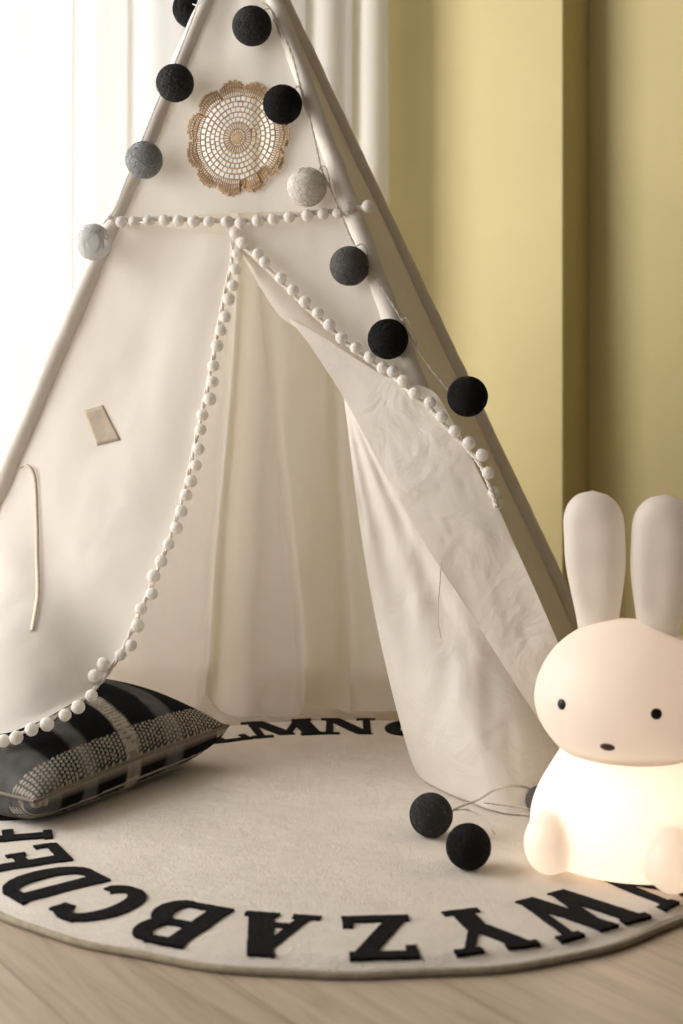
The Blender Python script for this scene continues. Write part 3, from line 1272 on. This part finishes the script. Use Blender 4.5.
# ------------------------------------------------------------------ rabbit night lamp
def m_shell(name, col, trans):
    m_, nt, out = mat(name)
    d = N(nt, 'BsdfDiffuse')
    t = N(nt, 'BsdfTranslucent')
    gl = N(nt, 'BsdfGlossy')
    gl.inputs['Roughness'].default_value = .45
    v = coords(nt)
    n = noise_tex(nt, v, 14, 3)
    c = ramp(nt, n, [(.3, tuple(k * .985 for k in col)), (.7, col)])
    nt.links.new(c, d.inputs['Color'])
    nt.links.new(c, t.inputs['Color'])
    a = N(nt, 'MixShader')
    a.inputs['Fac'].default_value = trans
    nt.links.new(d.outputs[0], a.inputs[1])
    nt.links.new(t.outputs[0], a.inputs[2])
    b = N(nt, 'MixShader')
    b.inputs['Fac'].default_value = .03
    nt.links.new(a.outputs[0], b.inputs[1])
    nt.links.new(gl.outputs[0], b.inputs[2])
    nt.links.new(b.outputs[0], out.inputs[0])
    return m_


M_shell = m_shell('milky_shell', (.86, .80, .74), .5)
LROT = math.radians(-26)
lamp = thing('rabbit_night_lamp', 'glowing white rabbit shaped night lamp with tall ears sitting on the edge of the rug', 'lamp', (.385, 1.835, RT + .002), LROT)


def ell(bm, c, r, rot=None, seg=40):
    mtx = Matrix.Translation(c) @ (rot or Matrix.Identity(4)) @ Matrix.Diagonal((*r, 1))
    bmesh.ops.create_uvsphere(bm, u_segments=seg, v_segments=seg * 3 // 4, radius=1, matrix=mtx)


def lathe(bm, prof, sy=1.0, seg=56, cy=0):
    rows = []
    for r, z in prof:
        rows.append([bm.verts.new((r * math.cos(2 * PI * k / seg), cy + r * sy * math.sin(2 * PI * k / seg), z)) for k in range(seg)])
    for a, b in zip(rows, rows[1:]):
        for k in range(seg):
            bm.faces.new((a[k], a[(k + 1) % seg], b[(k + 1) % seg], b[k]))
    bm.faces.new(rows[0][::-1])
    bm.faces.new(rows[-1])


def fuse(o, vox, it):
    r = o.modifiers.new('fuse', 'REMESH')
    r.mode = 'VOXEL'
    r.voxel_size = vox
    s = o.modifiers.new('soft', 'SMOOTH')
    s.factor = .6
    s.iterations = it
    r.use_smooth_shade = True


# body and feet: one moulded shell
bm = bmesh.new()
prof = [Vector((r, 0, z)) for r, z in ((.105, .002), (.122, .012), (.130, .035), (.131, .060), (.125, .085), (.114, .108), (.101, .130), (.089, .150), (.074, .172))]
pr = [(p.x, p.z) for p in catmull(prof, 5)]
lathe(bm, pr, .86)
for s in (-1, 1):
    ell(bm, Vector((s * .080, -.088, .0415)), (.034, .040, .0415))
    ell(bm, Vector((s * .080, -.060, .036)), (.032, .05, .036))
body = obj('body', bm, M_shell, lamp)
fuse(body, .0045, 7)
# head
HZ = .2245
bm = bmesh.new()
ell(bm, Vector((0, 0, HZ)), (.1215, .108, .104), None, 64)
for v in bm.verts:                           # fuller cheeks, rounder crown
    z = (v.co.z - HZ) / .104
    k = 1 + .035 * math.exp(-((z + .25) / .5) ** 2) - .02 * max(0, z)
    v.co.x *= k
    v.co.y *= k
head = obj('head', bm, M_shell, lamp)


def head_surface(x, z):
    lo, hi = -.13, 0
    zz = (z - HZ) / .104
    k = 1 + .035 * math.exp(-((zz + .25) / .5) ** 2) - .02 * max(0, zz)
    q = 1 - (x / (.1215 * k)) ** 2 - zz ** 2
    return -.108 * k * math.sqrt(max(0, q))


# ears: tapered, with a shallow scooped front
for s, x0, x1, top in ((-1, -.040, -.0485, .500), (1, .040, .0505, .498)):
    bm = bmesh.new()
    n_, sg = 44, 40
    rows = []
    z0 = .292
    for j in range(n_ + 1):
        t = j / n_
        z = lerp(z0, top, t)
        w = .0265 + .0155 * smooth(0, .60, t)
        capz = max(0, (t - .76) / .24)
        w *= math.sqrt(max(0, 1 - capz ** 2.4)) if capz < 1 else 0
        w = max(w, .0006)
        cx = lerp(x0, x1, t)
        row = []
        for k in range(sg):
            a = 2 * PI * k / sg
            px, py = math.cos(a) * w, math.sin(a) * w * .66
            if math.sin(a) < 0:
                py += .0045 * math.exp(-(math.cos(a) / .5) ** 2) * smooth(.1, .35, t) * (1 - smooth(.72, .95, t))
            row.append(bm.verts.new((cx + px, .004 + py, z)))
        rows.append(row)
    for a, b in zip(rows, rows[1:]):
        for k in range(sg):
            bm.faces.new((a[k], a[(k + 1) % sg], b[(k + 1) % sg], b[k]))
    bm.faces.new(rows[0][::-1])
    bm.faces.new(rows[-1])
    obj('ear', bm, M_shell, lamp)
# plain dot eyes and a small nose
for s in (-1, 1):
    bm = bmesh.new()
    x, z = s * .062, HZ + .002
    y = head_surface(x, z)
    n_ = Vector((x / .1215 ** 2, y / .108 ** 2, (z - HZ) / .104 ** 2)).normalized()
    rot = n_.to_track_quat('Z', 'Y').to_matrix().to_4x4()
    ell(bm, Vector((x, y, z)) - n_ * .0005, (.0072, .0072, .0026), rot, 24)
    e = obj('eye', bm, M_eye, lamp)
    e['label'] = 'small black eye'
bm = bmesh.new()
x, z = 0, HZ - .046
y = head_surface(x, z)
n_ = Vector((x, y / .108 ** 2, (z - HZ) / .104 ** 2)).normalized()
rot = n_.to_track_quat('Z', 'Y').to_matrix().to_4x4()
ell(bm, Vector((x, y, z)) - n_ * .0004, (.0098, .0058, .0030), rot, 24)
ns = obj('nose', bm, M_nose, lamp)
ns['label'] = 'small brown nose'


def point(name, loc, watts, col, r):
    l = bpy.data.lights.new(name, 'POINT')
    l.energy = watts
    l.color = col
    l.shadow_soft_size = r
    o = bpy.data.objects.new(name, l)
    C.objects.link(o)
    o.location = loc
    return o


LM = Matrix.Translation((.385, 1.835, RT)) @ Matrix.Rotation(LROT, 4, 'Z')
point('lamp_inner_light', LM @ Vector((0, -.015, .070)), .72, (1, .86, .70), .02)
point('lamp_inner_light', LM @ Vector((0, .0, .205)), .26, (1, .86, .73), .02)

for s_ in (-1, 1):
    for z_ in (.325, .385, .445):
        point('lamp_inner_light', LM @ Vector((s_ * .045, .005, z_)), .0075, (1, .90, .80), .02)  # extra lights added in the ears for glow leaking up from the head

# ------------------------------------------------------------------ daylight
def area(name, loc, rot, sx, sy, watts, col):
    l = bpy.data.lights.new(name, 'AREA')
    l.shape = 'RECTANGLE'
    l.size, l.size_y = sx, sy
    l.energy = watts
    l.color = col
    o = bpy.data.objects.new(name, l)
    C.objects.link(o)
    o.location = loc
    o.rotation_euler = rot
    return o


area('daylight_window_left', (XL - .2, (LY0 + LY1) / 2, (LZ0 + LZ1) / 2), (0, -PI / 2, 0), LZ1 - LZ0, LY1 - LY0, 98, (1, .98, .95))
area('fill_light_near', (XL - .2, .1, 1.25), (0, -PI / 2, 0), 2.0, 1.1, 20, (1, .98, .95))  # fill light added at the near left, out of view
area('daylight_window_back', ((WX0 + WX1) / 2, YB + .25, 1.2), (-PI / 2, 0, 0), WX1 - WX0, 2.25, 26, (1, .99, .97))
w = bpy.data.worlds.new('sky')
bpy.context.scene.world = w
w.use_nodes = True
nt = w.node_tree
bg = nt.nodes['Background']
bg.inputs['Color'].default_value = (1, .93, .86, 1)
bg.inputs['Strength'].default_value = .06

# ------------------------------------------------------------------ camera
cd = bpy.data.cameras.new('camera')
cd.sensor_fit = 'VERTICAL'
cd.sensor_height = 36
cd.sensor_width = 24
cd.lens = F / 1024 * 36
cd.shift_y = -(512 - YH) / 1024
cd.clip_start = .05
cd.dof.use_dof = True
cd.dof.focus_distance = 2.15
cd.dof.aperture_fstop = 3.6
co = bpy.data.objects.new('camera', cd)
C.objects.link(co)
co.location = (0, 0, H)
co.rotation_euler = (PI / 2, 0, 0)
sc = bpy.context.scene
sc.camera = co
sc.view_settings.view_transform = 'Standard'
sc.view_settings.look = 'None'
sc.view_settings.gamma = 1
sc.view_settings.exposure = .04
sc.view_settings.use_curve_mapping = False
sc.cycles.max_bounces = 10
sc.cycles.transparent_max_bounces = 12
